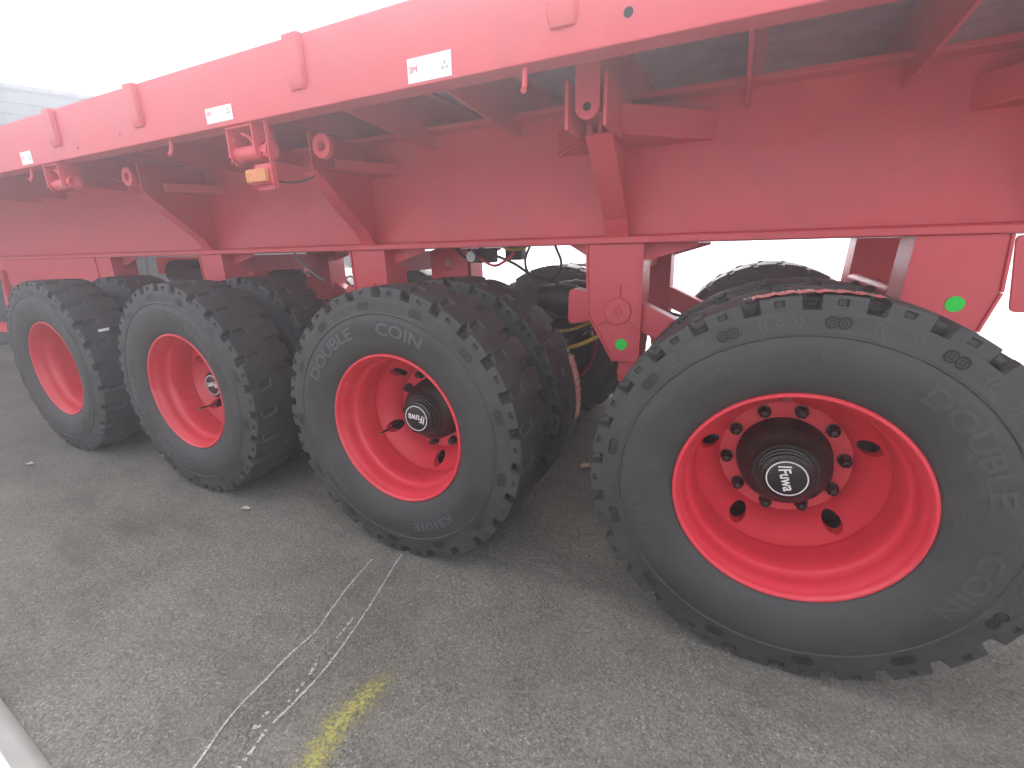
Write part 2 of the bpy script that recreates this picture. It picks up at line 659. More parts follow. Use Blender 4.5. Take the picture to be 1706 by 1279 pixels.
# deck stringers lengthwise between rail and beam
for y in (0.42,):
    MB().box(X0, X1, y - 0.03, y + 0.03, 1.952, 2.0) .build('stringer', 'red', trailer)


# --- bolster brackets: diagonal gusset with face plate, wings and pin lug
def gusset(x):
    g = MB()
    poly = [(0.803, 1.345), (0.745, 1.345), (0.70, 1.42), (0.40, 1.69), (0.40, 1.86), (0.803, 1.86)]
    g.prism(poly, x - 0.006, x + 0.006, 'x')
    o = g.build('outrigger_gusset', 'red', trailer)
    # face plate along the sloping edge
    e = [Vector((0, 0.742, 1.346)), Vector((0, 0.694, 1.418)), Vector((0, 0.392, 1.69))]
    f = MB()
    hw = 0.05
    n1 = Vector((0, -0.62, -0.78)) * 0.010
    vs, fs = [], []
    for p in e:
        for sx in (-hw, hw):
            vs.append((x + sx, p.y, p.z))
            vs.append((x + sx, p.y + n1.y, p.z + n1.z))
    for i in range(2):
        a, b2 = 4 * i, 4 * (i + 1)
        fs += [(a, a + 2, b2 + 2, b2), (a + 1, b2 + 1, b2 + 3, a + 3), (a, b2, b2 + 1, a + 1), (a + 2, a + 3, b2 + 3, b2 + 2)]
    fs += [(0, 1, 3, 2), (8, 10, 11, 9)]
    f.add(vs, fs)
    f.build('face_plate', 'red', o, bevel=0.003)
    # horizontal wings on both sides
    for s in (-1, 1):
        w = MB()
        wl = (0.30 if s < 0 else 0.36) if x > -1.5 else 0.20
        w.prism([(x + s * 0.007, 0.803), (x + s * wl, 0.803), (x + s * 0.05, 0.50), (x + s * 0.007, 0.50)], 1.700, 1.712, 'z')
        w.prism([(x + s * 0.055, 0.50), (x + s * (wl + 0.005), 0.803), (x + s * wl, 0.803), (x + s * 0.05, 0.50)], 1.7125, 1.80 if x > -1.5 else 1.75, 'z')
        w.build('wing_plate', 'red', o)
    return o


for x in (-0.70, -2.125, -3.585, 0.73):
    gusset(x)


def lug(x, y):
    n = 14
    # U plate, a dark disc painted for the shade in its hole
    out = [(-0.043, 0.13), (-0.043, 0.0)] + [(-0.043 * math.cos(math.pi * i / n), -0.043 * math.sin(math.pi * i / n)) for i in range(1, n)] + [(0.043, 0.0), (0.043, 0.13)]
    b = MB()
    vs, fs = [], []
    hole = [(0.012 * math.cos(2 * math.pi * i / 16), 0.012 * math.sin(2 * math.pi * i / 16)) for i in range(16)]
    b.prism([(x + p[0], 1.752 + p[1]) for p in out], y, y + 0.022, 'y')
    o = b.build('pin_lug', 'red', trailer, bevel=0.003)
    MB().revolve([(0.0, 0.0135), (-0.0015, 0.0135), (-0.0015, 0.0005)], 20, (x, y - 0.001, 1.748)).build('lug_hole', 'hole', o)
    for s in (-1, 1):
        MB().box(x + s * 0.066 - 0.006, x + s * 0.066 + 0.006, y - 0.02, y + 0.20, 1.68, 1.83).build('cheek_plate', 'red', o, bevel=0.002)
    MB().box(x - 0.055, x + 0.055, y + 0.05, 0.80, 1.74, 1.86).build('bolster_arm', 'red', o, bevel=0.004)
    return o


lug(-0.712, 0.28)
for x in (-2.12 + 0.30, -3.585 + 0.30):
    b = MB()
    b.revolve([(0.0, 0.050), (-0.02, 0.048), (-0.02, 0.022), (0.0, 0.020)], 24, (x, 0.20, 1.73))
    b.build('bolster_ring', 'red', trailer, smooth=40)


# --- winches hung under the rail
def winch(x):
    y = 0.012
    w = MB()
    w.box(x - 0.080, x - 0.073, y, y + 0.105, 1.69, 1.8055)
    w.box(x + 0.073, x + 0.080, y, y + 0.105, 1.69, 1.8055)
    w.box(x - 0.0725, x + 0.0725, y, y + 0.105, 1.797, 1.8054)
    o = w.build('winch', 'red', trailer, bevel=0.002)
    MB().revolve([(-0.075, 0.001), (-0.075, 0.030), (0.075, 0.030), (0.075, 0.001)], 24, (x, y + 0.045, 1.708), 'x').build('drum', 'red', o, smooth=40)
    MB().revolve([(0.081, 0.001), (0.081, 0.026), (0.105, 0.026), (0.112, 0.033), (0.128, 0.033), (0.128, 0.018), (0.12, 0.001)], 20, (x, y + 0.045, 1.708), 'x').build('capstan', 'red', o, smooth=35)
    teeth = []
    for i in range(24):
        r = 0.044 if i % 2 else 0.034
        teeth.append((y + 0.045 + r * math.cos(2 * math.pi * i / 24), 1.708 + r * math.sin(2 * math.pi * i / 24)))
    MB().prism(teeth, x - 0.094, x - 0.086, 'x').build('ratchet_wheel', 'red', o)
    MB().tube([(x - 0.096, y + 0.03, 1.765), (x - 0.070, y + 0.03, 1.765)], 0.008, 10).build('pawl_pin', 'red', o, smooth=50)
    p = smooth_path([(x + 0.035, y + 0.035, 1.735), (x + 0.028, y + 0.03, 1.757), (x + 0.012, y + 0.025, 1.772), (x - 0.008, y + 0.022, 1.777)], 5)
    MB().tube(p, [0.006] * (len(p) - 2) + [0.008, 0.008], 8).build('strap_loop', 'red', o, smooth=60)
    for k in range(4):
        q = math.pi / 2 * k + 0.4
        MB().revolve([(0.0, 0.0055), (0.0005, 0.0003)], 10, (x + 0.0935, y + 0.045 + 0.0265 * math.cos(q), 1.708 + 0.0265 * math.sin(q)), 'x').build('bar_hole', 'hole', o)  # flat dark discs paint the shade inside the bar holes
    return o


winch(-2.088)
winch(-3.672)

# --- amber side marker lamp on its bracket
lp = MB().box(-2.072, -1.938, 0.012, 0.040, 1.578, 1.640).build('marker_lamp', 'print_red', trailer, bevel=0.004)
b = MB()
b.box(-2.066, -1.944, -0.008, 0.0115, 1.584, 1.634)
b.build('lens', 'amber', lp, bevel=0.006)
for i in range(7):
    xx = -2.058 + i * 0.0175
    MB().box(xx, xx + 0.008, -0.0094, -0.0083, 1.588, 1.630).build('lens_rib', 'amber', lp)
b = MB()
b.box(-1.9375, -1.932, 0.014, 0.034, 1.56, 1.812)
b.box(-2.065, -1.9378, 0.0405, 0.046, 1.56, 1.66)
b.build('lamp_bracket', 'red', lp, bevel=0.002)
MB().tube(smooth_path([(-1.99, 0.047, 1.60), (-1.93, 0.07, 1.585), (-1.86, 0.09, 1.588), (-1.80, 0.10, 1.60)], 5), 0.004, 6).build('lamp_cable', 'black', lp, smooth=60)


# --- suspension hangers
def rounded(poly, r, n=4):
    out = []
    L = len(poly)
    for i in range(L):
        p0, p1, p2 = Vector(poly[i - 1]), Vector(poly[i]), Vector(poly[(i + 1) % L])
        a = p1 + (p0 - p1).normalized() * r
        c = p1 + (p2 - p1).normalized() * r
        for k in range(n + 1):
            t = k / n
            out.append(tuple((1 - t) ** 2 * a + 2 * t * (1 - t) * p1 + t * t * c))
    return out


def hanger(x, near=True, sticker=True, end=0):
    Y = (lambda a: a) if near else MIR
    if end == 0:
        poly = [(-0.120, ZB - .001), (0.122, ZB - .001), (0.126, 0.80), (0.118, 0.775), (0.02, 0.775), (-0.108, 0.995)]
    else:
        poly = [(-0.115, ZB - .001), (0.120, ZB - .001), (0.130, 1.12), (0.095, 0.985), (0.0, 0.80), (-0.10, 0.80), (-0.13, 1.0)]
    q = [(x + p[0], p[1]) for p in poly]
    o = MB().prism(q, *sorted((Y(0.742), Y(0.754))), 'y').build('suspension_hanger', 'red', trailer, bevel=0.003)
    MB().prism(q, *sorted((Y(0.900), Y(0.912))), 'y').build('back_plate', 'red', o)
    # edge plates closing the box, a little proud of the face
    b = MB()
    n = len(q)
    for i in range(1, n):
        if i == 3 and end == 0:
            continue
        a, c = Vector(q[i]), Vector(q[(i + 1) % n])
        d = (c - a).normalized()
        nn = Vector((-d.y, d.x)) * 0.010
        b.prism([tuple(a), tuple(c), tuple(c + nn), tuple(a + nn)], *sorted((Y(0.734), Y(0.918))), 'y')
    b.build('edge_plate', 'red', o, bevel=0.002)
    if end == 0:
        bx, bz = x + 0.028, 1.012
        bs = MB().revolve([(0.0, 0.062), (-0.008, 0.062), (-0.012, 0.058), (-0.012, 0.020), (-0.018, 0.018), (-0.018, 0.008), (-0.012, 0.006), (-0.012, 0.0005)], 32, (0, 0, 0))
        if not near:
            bs.v = [(v[0], -v[1], v[2]) for v in bs.v]
        bs.v = [(v[0] + bx, v[1] + Y(0.7418), v[2] + bz) for v in bs.v]
        bs.build('pivot_boss', 'red', o, smooth=35)
        for a in (88, 215, 318):
            t = Vector((math.cos(R(a)), 0, math.sin(R(a))))
            s = Vector((-t.z, 0, t.x)) * 0.006
            p0 = Vector((bx, 0, bz)) + t * 0.055
            p1 = Vector((bx, 0, bz)) + t * 0.118
            pl = [(p0.x + s.x, p0.z + s.z), (p1.x + s.x, p1.z + s.z), (p1.x - s.x, p1.z - s.z), (p0.x - s.x, p0.z - s.z)]
            MB().prism(pl, *sorted((Y(0.7415), Y(0.731))), 'y').build('boss_rib', 'red', o, bevel=0.002)
        # lower tab and its bolt
        MB().box(x + 0.035, x + 0.115, *sorted((Y(0.76), Y(0.89))), 0.67, 0.7735).build('lower_tab', 'red', o, bevel=0.004)
        MB().tube([(x + 0.02, Y(0.82), 0.71), (x + 0.036, Y(0.82), 0.71)], 0.016, 6).build('tab_bolt', 'red', o)
        # beam stiffeners beside the hanger head
        b = MB()
        b.prism([(x - 0.132, ZB - .001), (x - 0.23, ZB - .001), (x - 0.132, 1.252)], *sorted((Y(0.80), Y(0.81))), 'y')
        b.build('head_stiffener', 'red', o)
        b = MB()
        b.prism([(x + 0.134, ZB - .001), (x + 0.345, ZB - .001), (x + 0.345, 1.296), (x + 0.134, 1.235)], *sorted((Y(0.82), Y(0.83))), 'y')
        b.build('head_stiffener', 'red', o)
        # rocker nose to the left, arm to the right
        nose = rounded([(x - 0.108, 1.085), (x - 0.22, 1.115), (x - 0.225, 0.935), (x - 0.10, 0.955)], 0.035)
        MB().prism(nose, *sorted((Y(0.765), Y(0.885))), 'y').build('rocker_nose', 'red', o, bevel=0.008)
    if sticker:
        sx, sz = (x + 0.050, 0.858) if end == 0 else (x + 0.022, 1.078)
        MB().revolve([(0, 0.027), (-0.0015, 0.027), (-0.0015, 0.0004)], 28, (sx, Y(0.7405), sz)).build('green_sticker', 'green', o)
    return o


def arm(xa, za, xb, zb, near=True, h=0.12):
    Y = (lambda a: a) if near else MIR
    d = (Vector((xb, zb)) - Vector((xa, za))).normalized()
    n = Vector((-d.y, d.x))
    a, c = Vector((xa, za)), Vector((xb, zb))
    poly = [tuple(a + n * h / 2), tuple(c + n * h * 0.45), tuple(c - n * h * 0.45), tuple(a - n * h / 2)]
    o = MB().prism(poly, *sorted((Y(0.775), Y(0.875))), 'y').build('radius_arm', 'red', trailer, bevel=0.006)
    return o


for i, x in enumerate(HX):
    hanger(x, True, i == 0)
    hanger(x, False, False)
hanger(0.470, True, True, end=1)
hanger(0.470, False, False, end=1)
for near in (True, False):
    for i, wx in enumerate(WX):
        arm(HX[i] + 0.10, 0.995, wx + 0.02, 0.70, near)
        Y = (lambda a: a) if near else MIR
        # spring stack under the beam over each axle
        sp = MB()
        for k in range(5):
            L = 0.62 - 0.10 * k
            zc = 0.80 - 0.020 * k
            pts = [(wx - L, zc + 0.10 * (L / 0.62) ** 2), (wx - L / 2, zc + 0.025 * (L / 0.62) ** 2), (wx, zc), (wx + L / 2, zc + 0.025 * (L / 0.62) ** 2), (wx + L, zc + 0.10 * (L / 0.62) ** 2)]
            up = [(p[0], p[1] + 0.009) for p in pts]
            sp.prism(pts + up[::-1], *sorted((Y(0.925), Y(1.0))), 'y')
        sp.build('leaf_spring', 'black', trailer)

# cross tube by the rear hanger, and cross braces between hangers
MB().tube([(0.36, 0.915, 1.105), (0.36, MIR(0.915), 1.105)], 0.028, 18).build('cross_tube', 'red', trailer, smooth=50)
for x in HX[:3]:
    b = MB()
    b.box(x - 0.05, x + 0.05, 0.9185, MIR(0.9185), 1.18, 1.30)
    b.build('cross_brace', 'red', trailer, bevel=0.004)
b = MB()
for s in (-1, 1):
    pass
# slanted hanger plates with round openings
for x in (-1.83, -2.37):
    q = rounded([(x - 0.13, ZB - .002), (x + 0.13, ZB - .002), (x + 0.12, 1.05), (x - 0.12, 1.05)], 0.02)
    b = MB()
    vs, fs = [], []
    nseg = 24
    cx, cz, hr = x, 1.225, 0.045
    ring = [(cx + hr * 0.75 * math.cos(2 * math.pi * k / nseg), cz + hr * math.sin(2 * math.pi * k / nseg)) for k in range(nseg)]
    outer = []
    for k in range(nseg):
        c, s = math.cos(2 * math.pi * k / nseg), math.sin(2 * math.pi * k / nseg)
        t = min(0.13 / max(abs(c), 1e-6), (0.086 if s > 0 else 0.175) / max(abs(s), 1e-6))
        outer.append((cx + c * t, cz + s * t))
    for yy in (1.10, 1.112):
        vs += [(p[0], yy, p[1]) for p in ring] + [(p[0], yy, p[1]) for p in outer]
    N = nseg
    for k in range(N):
        k2 = (k + 1) % N
        fs += [(k, k2, N + k2, N + k), (2 * N + k, 3 * N + k, 3 * N + k2, 2 * N + k2), (k, 2 * N + k, 2 * N + k2, k2), (N + k, N + k2, 3 * N + k2, 3 * N + k)]
    b.add(vs, fs)
    b.build('pierced_bracket', 'red', trailer)

# tail plate at the right edge
q = rounded([(0.602, 1.305), (1.25, 1.305), (1.25, 1.055), (0.635, 1.055)], 0.02)
MB().prism(q, 0.735, 0.747, 'y').build('tail_plate', 'red', trailer, bevel=0.003)

# front support frame beyond the fourth wheel
q = [(-5.17, ZB - .001), (-7.6, ZB - .001), (-7.6, 1.16), (-6.95, 1.10), (-6.55, 0.60), (-5.20, 0.60)]
MB().prism(q, 0.742, 0.754, 'y').build('front_support', 'red', trailer, bevel=0.003)
MB().box(-8.6, -5.72, 0.27, 0.34, 0.71, 0.785).build('front_bar', 'red', trailer, bevel=0.005)
MB().tube([(-6.55, 0.60, 1.20), (-5.80, 0.32, 0.785)], 0.025, 8).build('front_strut', 'red', trailer, smooth=50)

# far-side boxes seen glowing through the gaps
MB().box(-4.95, -4.10, 1.96, 2.5, 0.95, 1.30).build('tool_box', 'far_red', trailer, bevel=0.01)
MB().box(-6.6, -5.72, 1.96, 2.5, 1.10, 1.30).build('tool_box', 'far_red', trailer, bevel=0.01)

# --- axles, brake chambers, hoses
for wx in WX:
    a = MB().revolve([(0.30, 0.001), (0.30, 0.060), (YF - 0.30, 0.060), (YF - 0.30, 0.001)], 20, (wx, 0, ZH)).build('axle', 'black', trailer, smooth=40)
    for y in (0.655, YF - 0.665):
        MB().revolve([(y, 0.06), (y, 0.292), (y + 0.008, 0.292), (y + 0.008, 0.06)], 32, (wx, 0, ZH)).build('added_shade_disc', 'hub', a, smooth=40)  # black discs added over the rims to put shade there
    for y in (0.338, YF - 0.66):
        MB().revolve([(y, 0.20), (y + 0.01, 0.21), (y + 0.30, 0.21), (y + 0.32, 0.19), (y + 0.32, 0.02)], 28, (wx, 0, ZH)).build('brake_drum', 'hub', a, smooth=40)
    for y in (1.12, 1.42):
        c = MB().revolve([(-0.11, 0.02), (-0.11, 0.07), (-0.06, 0.08), (-0.02, 0.085), (0.0, 0.092), (0.02, 0.085), (0.10, 0.078), (0.12, 0.05), (0.12, 0.01)], 20, (wx + 0.32, y, 1.02 if wx > -2 else 0.95), 'x')
        c.build('brake_chamber', 'black', trailer, smooth=40)


def hose(pts, r, mat):
    return MB().tube(smooth_path(pts, 7), r, 8).build('air_hose', mat, trailer, smooth=70)


hose([(-1.44, 1.0, 1.35), (-1.40, 1.0, 1.312), (-1.33, 0.99, 1.295), (-1.25, 0.98, 1.31), (-1.21, 0.98, 1.35)], 0.009, 'yellow')
hose([(-1.19, 1.0, 1.37), (-1.225, 0.99, 1.32), (-1.255, 0.98, 1.24), (-1.235, 0.98, 1.17), (-1.16, 0.98, 1.135), (-1.085, 0.99, 1.15), (-1.055, 1.0, 1.22), (-1.085, 1.0, 1.30), (-1.11, 1.0, 1.36)], 0.0075, 'black')
hose([(-1.44, 1.02, 1.26), (-1.33, 1.0, 1.22), (-1.22, 0.99, 1.16), (-1.11, 0.99, 1.13), (-1.06, 1.0, 1.11)], 0.0085, 'black')
hose([(-1.62, 1.03, 1.30), (-1.54, 1.02, 1.24), (-1.46, 1.01, 1.21), (-1.38, 1.0, 1.24), (-1.33, 1.0, 1.28)], 0.008, 'print_red')
hose([(-1.20, 0.93, 0.88), (-1.06, 0.90, 0.875), (-0.94, 0.88, 0.895), (-0.80, 0.87, 0.96)], 0.0075, 'yellow')
hose([(-1.20, 0.93, 0.77), (-1.06, 0.90, 0.775), (-0.92, 0.88, 0.81), (-0.78, 0.87, 0.88)], 0.0105, 'yellow')
hose([(-1.75, 1.06, 1.33), (-1.66, 1.02, 1.26), (-1.58, 1.0, 1.28), (-1.50, 1.0, 1.34)], 0.009, 'black')
hose([(-3.05, 1.0, 1.32), (-2.98, 0.98, 1.25), (-2.86, 0.97, 1.17), (-2.78, 0.98, 1.12)], 0.007, 'steel')
vb = MB().box(-1.66, -1.50, 1.04, 1.14, 1.225, 1.308).build('relay_valve', 'black', trailer, bevel=0.01)
MB().revolve([(0, 0.001), (0, 0.03), (0.05, 0.03), (0.05, 0.001)], 14, (-1.60, 0.985, 1.262)).build('valve_port', 'steel', vb, smooth=40)
MB().box(-1.47, -1.36, 1.16, 1.24, 1.235, 1.31).build('relay_valve', 'black', trailer, bevel=0.012)
MB().revolve([(-0.45, 0.001), (-0.45, 0.09), (-0.40, 0.12), (0.40, 0.12), (0.45, 0.09), (0.45, 0.001)], 24, (-4.6, 1.30, 1.16), 'x').build('air_tank', 'black', trailer, smooth=40)

# ------------------------------------------------------------------ wheels
PITCH = 26
HALF = [(-.112, .315), (-.124, .324), (-.136, .338), (-.147, .362), (-.156, .395), (-.160, .425), (-.160, .450), (-.156, .474),
        (-.1528, .483), (-.1558, .4855), (-.1558, .4905), (-.1512, .4935), (-.1490, .505), (-.1465, .525), (-.1440, .543), (-.1425, .5475),
        (-.1425, .5505), (-.1412, .559), (-.1408, .561), (-.1398, .574), (-.1394, .576), (-.1378, .5825), (-.1335, .5856), (-.113, .5868),
        (-.109, .5870), (-.100, .5876), (-.096, .5878), (-.060, .5890), (-.028, .5898), (-.024, .5900), (0, .5905)]
PROF = HALF + [(-a, r) for a, r in HALF[-2::-1]]
FR = [0.0, 0.10, 0.25, 0.28, 0.40, 0.43, 0.55, 0.655, 0.72, 0.82, 0.915, 0.98]


def build_tyre():
    n = PITCH * len(FR)
    vs = []
    for k in range(n):
        pit, f = divmod(k, len(FR))
        f = FR[f]
        notch = 1.0 if 0.70 < f < 0.93 else 0.0
        slot = 1.0 if 0.70 < f < 0.93 else 0.0
        dim = 1.0 if 0.27 < f < 0.41 else 0.0
        for a, r in PROF:
            aa = abs(a)
            rr, ya = r, aa
            if r >= 0.5500 and aa >= 0.112:
                rr = r - notch * max(0.0, (r - 0.548)) * 0.84
                ya = aa - notch * (0.014 if r < 0.578 else 0.006)
                if dim and 0.5605 < r < 0.5745:
                    ya = aa - 0.008
            elif 0.027 < aa < 0.0975:
                rr = r - slot * 0.011
            elif aa >= 0.0975 and aa < 0.112:
                rr = r - notch * 0.022
            sh = 0.0
            if aa < 0.30:
                t = min(1, max(0, (a + 0.024) / 0.048))
                sh = 0.5 * t
            q = 2 * math.pi * (pit + f + sh) / PITCH
            if 0.027 < aa < 0.0975:         # slots lie slanted
                q += (0.06 - aa) * 0.35 * (1 if a < 0 else -1)
            vs.append((rr * math.cos(q), math.copysign(ya, a) if a else 0.0, rr * math.sin(q)))
    L = len(PROF)
    fs = []
    for k in range(n):
        k2 = (k + 1) % n
        for j in range(L - 1):
            fs.append((k * L + j, k * L + j + 1, k2 * L + j + 1, k2 * L + j))
    return mesh_from(vs, fs, 32)


TYRE = build_tyre()
TYRE.materials.append(M['rubber'])
_rs = np.array([p[1] for p in HALF[:24]])
_ys = np.array([p[0] for p in HALF[:24]])


def surf(r):
    return float(np.interp(r, _rs, _ys))


def on_tyre(theta, r, off):
    return (r * math.cos(theta), surf(r) - off, r * math.sin(theta))


def arc_text(mb, body, center_deg, r_base, height, stretch, off):
    vs, fs, bb = text_geo(body, 1.0, 0, 0, 0.022)
    bm = bmesh.new()
    bv = [bm.verts.new(v) for v in vs]
    for q in fs:
        try:
            bm.faces.new([bv[i] for i in q])
        except ValueError:
            pass
    for k in range(1, 8):
        bmesh.ops.bisect_plane(bm, geom=bm.verts[:] + bm.edges[:] + bm.faces[:], plane_co=(0, bb[2] + (bb[3] - bb[2]) * k / 8, 0), plane_no=(0, 1, 0))
    bm.verts.index_update()
    vs = [tuple(v.co) for v in bm.verts]
    fs = [tuple(v.index for v in q.verts) for q in bm.faces]
    bm.free()
    h = bb[3] - bb[2]
    s = height / h
    wid = (bb[1] - bb[0]) * s * stretch
    out = []
    for v in vs:
        x = (v[0] - bb[0]) * s * stretch - wid / 2
        rr = r_base + (v[1] - bb[2]) * s
        out.append(on_tyre(R(center_deg) - x / (r_base + height / 2), rr, off))
    mb.add(out, fs)
    return wid / (r_base + height / 2)


def arc_panel(mb, c_deg, half_rad, r0, r1, off, n=24):
    vs, fs = [], []
    for i in range(n + 1):
        t = R(c_deg) - half_rad + 2 * half_rad * i / n
        for j in range(5):
            vs.append(on_tyre(t, r0 + (r1 - r0) * j / 4, off))
    for i in range(n):
        for j in range(4):
            a = i * 5 + j
            fs.append((a, a + 1, a + 6, a + 5))
    mb.add(vs, fs)


def ring_outline(mb, c, rad, w, sides, rot, mapf, sx=1.0):
    vs, fs = [], []
    for i in range(sides):
        q = rot + 2 * math.pi * i / sides
        for rr in (rad, rad - w):
            vs.append(mapf(c[0] + rr * math.cos(q) * sx, c[1] + rr * math.sin(q)))
    for i in range(sides):
        i2 = (i + 1) % sides
        fs.append((2 * i, 2 * i + 1, 2 * i2 + 1, 2 * i2))
    mb.add(vs, fs)


# raised lettering: D of DOUBLE COIN at 63.5 deg, reading clockwise
WORDS, PANELS = [], []
for body, c, rb, h, st in (('DOUBLE', 63.5 - 26, 0.405, 0.050, 1.30), ('COIN', 63.5 - 80, 0.405, 0.050, 1.30), ('KS101E', -157.5, 0.407, 0.040, 1.35), ('12.00R24', 128, 0.414, 0.026, 1.15)):
    w = MB()
    arc_text(w, body, c, rb, h, st, 0.0018)
    WORDS.append(w.mesh())
for c, hw, r0, r1 in ((63.5 - 50, 60, 0.398, 0.462), (-157.5, 38, 0.401, 0.453)):
    w = MB()
    arc_panel(w, c, R(hw), r0, r1, 0.0007, 60)
    PANELS.append(w.mesh())


def logo_map(c_deg, rc, off):
    return lambda u, v: on_tyre(R(c_deg) - u / rc, rc + v, off)


def double_coin(mb, mapf, k, w):
    for s in (-1, 1):
        ring_outline(mb, (s * 0.82 * k, 0), k, w, 8, math.pi / 8, mapf)
        ring_outline(mb, (s * 0.82 * k, 0), k * 0.55, w * 0.8, 4, math.pi / 4, mapf)


_lg = MB()
double_coin(_lg, logo_map(92, 0.43, 0.0016), 0.021, 0.004)
LOGO = _lg.mesh()
WORDS1 = [w.copy() for w in WORDS] + [LOGO.copy()]
WORDS.append(LOGO)
for w in WORDS:
    w.materials.append(M['rubber_letter'])
for w in WORDS1:
    w.materials.append(M['rubber_mid'])  # nearest wheel's letters duller in colour, for its different lighting
for w in PANELS:
    w.materials.append(M['rubber_panel'])

EM = MB()
double_coin(EM, logo_map(0.0, 0.520, 0.0016), 0.0160, 0.0042)
ME_EM = EM.mesh()
ME_EM.materials.append(M['rubber_dark'])

ORN = MB()
mf = logo_map(0.0, 0.520, 0.0014)
ring_outline(ORN, (0, 0), 0.0105, 0.0045, 14, 0, mf)
for s in (-1, 1):
    for d in (0.024, 0.038):
        x = s * d
        ORN.add([mf(x, 0.016), mf(x + s * 0.006, 0.016), mf(x + s * 0.015, 0.0), mf(x + s * 0.009, 0.0)], [(0, 1, 2, 3)])
        ORN.add([mf(x, -0.016), mf(x + s * 0.006, -0.016), mf(x + s * 0.015, 0.0), mf(x + s * 0.009, 0.0)], [(0, 1, 2, 3)])
ME_ORN = ORN.mesh()
ME_ORN.materials.append(M['rubber_mid'])

RIMP = [(.020, .316), (.006, .3245), (-.002, .3255), (-.0065, .322), (-.0065, .316), (-.002, .3118), (.008, .309), (.020, .305), (.028, .3002),
        (.055, .2970), (.074, .2940), (.084, .2875), (.092, .2820), (.130, .2785), (.163, .2765), (.185, .2742), (.198, .2720),
        (.204, .2730), (.210, .2700), (.222, .262), (.240, .249), (.258, .2355), (.276, .2225), (.295, .2105), (.310, .203), (.3185, .199), (.3200, .192), (.3205, .13), (.3205, .10),
        (.333, .10), (.333, .203), (.320, .214), (.290, .238), (.262, .262), (.252, .274), (.257, .288), (.262, .303), (.256, .323), (.244, .323), (.236, .306),
        (.19, .288), (.10, .296), (.05, .308), (.026, .311)]


def build_rim():
    a = MB().revolve(RIMP, 96, closed=True)
    me = a.mesh(32)
    o = obj('rim', me, 'rim_red')
    c = MB()
    for k in range(5):
        q = 2 * math.pi * k / 5
        c.revolve([(.14, .0272), (.38, .0272)], 28, (0.2375 * math.cos(q), 0, 0.2375 * math.sin(q)), caps=True)
    co = obj('cutter', c.mesh(), 'rim_red')
    md = o.modifiers.new('b', 'BOOLEAN')
    md.operation = 'DIFFERENCE'
    md.object = co
    md.solver = 'EXACT'
    dg = bpy.context.evaluated_depsgraph_get()
    dg.update()
    res = bpy.data.meshes.new_from_object(o.evaluated_get(dg))
    bpy.data.objects.remove(o)
    bpy.data.objects.remove(co)
    res.shade_smooth()
    res.set_sharp_from_angle(angle=R(32))
    res.materials.clear()
    res.materials.append(M['rim_red'])
    return res


RIM = build_rim()
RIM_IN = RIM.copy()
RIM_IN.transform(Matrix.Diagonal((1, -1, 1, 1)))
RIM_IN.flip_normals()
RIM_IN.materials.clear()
RIM_IN.materials.append(M['hub'])  # inner rims coloured black for the shade behind the hand holes
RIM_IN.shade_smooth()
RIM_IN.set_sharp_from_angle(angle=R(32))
RIM_FAR = RIM_IN.copy()
RIM_FAR.materials.clear()
RIM_FAR.materials.append(M['rim_red'])

HUB = MB().revolve([(.320, .146), (.303, .145), (.296, .141), (.246, .136), (.236, .131), (.224, .116), (.214, .103), (.208, .0985), (.202, .097), (.198, .0945), (.198, .085), (.192, .083), (.190, .0780),
                    (.184, .0775), (.182, .0800), (.176, .0795), (.174, .0745), (.168, .0740), (.166, .0765), (.159, .0755), (.1555, .070), (.1525, .0655)], 64).mesh(28)
HUB.materials.append(M['hub'])
CAP = MB().revolve([(.1530, .0645), (.1505, .0635), (.1495, .0610), (.1495, .0005)], 48).mesh(35)
CAP.materials.append(M['cap'])
CRING = MB().revolve([(.1487, .0585), (.1487, .0550)], 64).mesh()
CRING.materials.append(M['white'])


def cap_text():
    vs, fs, bb = text_geo('Fuwa', 1.0, 0.12, 0, 0.018)
    s = 0.076 / (bb[1] - bb[0])
    b = MB()
    out = []
    for v in vs:
        x = (v[0] - (bb[0] + bb[1]) / 2) * s + 0.004
        z = (v[1] - 0.35) * s * 1.30
        out.append((x, 0.1486, z))
    b.add(out, fs)
    # second stroke before the F and heavier limbs
    b.add([(x, 0.1484, z) for x, z in ((-0.046, -0.016), (-0.041, -0.016), (-0.034, 0.021), (-0.039, 0.021))], [(0, 1, 2, 3)])
    me = b.mesh()
    me.materials.append(M['white'])
    return me


CTEXT = cap_text()
nb = MB()
nb.revolve([(.3203, .0215), (.315, .0215), (.314, .0175)], 16)
nb.revolve([(.315, .0190), (.294, .0190), (.2905, .0160)], 6)
nb.revolve([(.291, .0120), (.279, .0115), (.277, .008), (.277, .0004)], 12)
NUT = nb.mesh(35)
NUT.materials.append(M['nut'])
VALVE = MB().tube([(0.236, 0.31, 0), (0.236, 0.27, 0.0), (0.236, 0.20, 0.0), (0.236, 0.150, 0.0)], [0.005, 0.005, 0.0042, 0.0042], 8).mesh(50)
VALVE.materials.append(M['nut'])
VTIP = MB().tube([(0.236, 0.152, 0), (0.237, 0.137, 0)], 0.0062, 8).mesh(40)
VTIP.materials.append(M['brass'])


def piece(name, me, parent, rot=None, loc=None):
    o = bpy.data.objects.new(name, me)
    COL.objects.link(o)
    o.parent = parent
    if rot is not None:
        o.rotation_euler = (0, -R(rot), 0)
    if loc is not None:
        o.location = loc
    return o


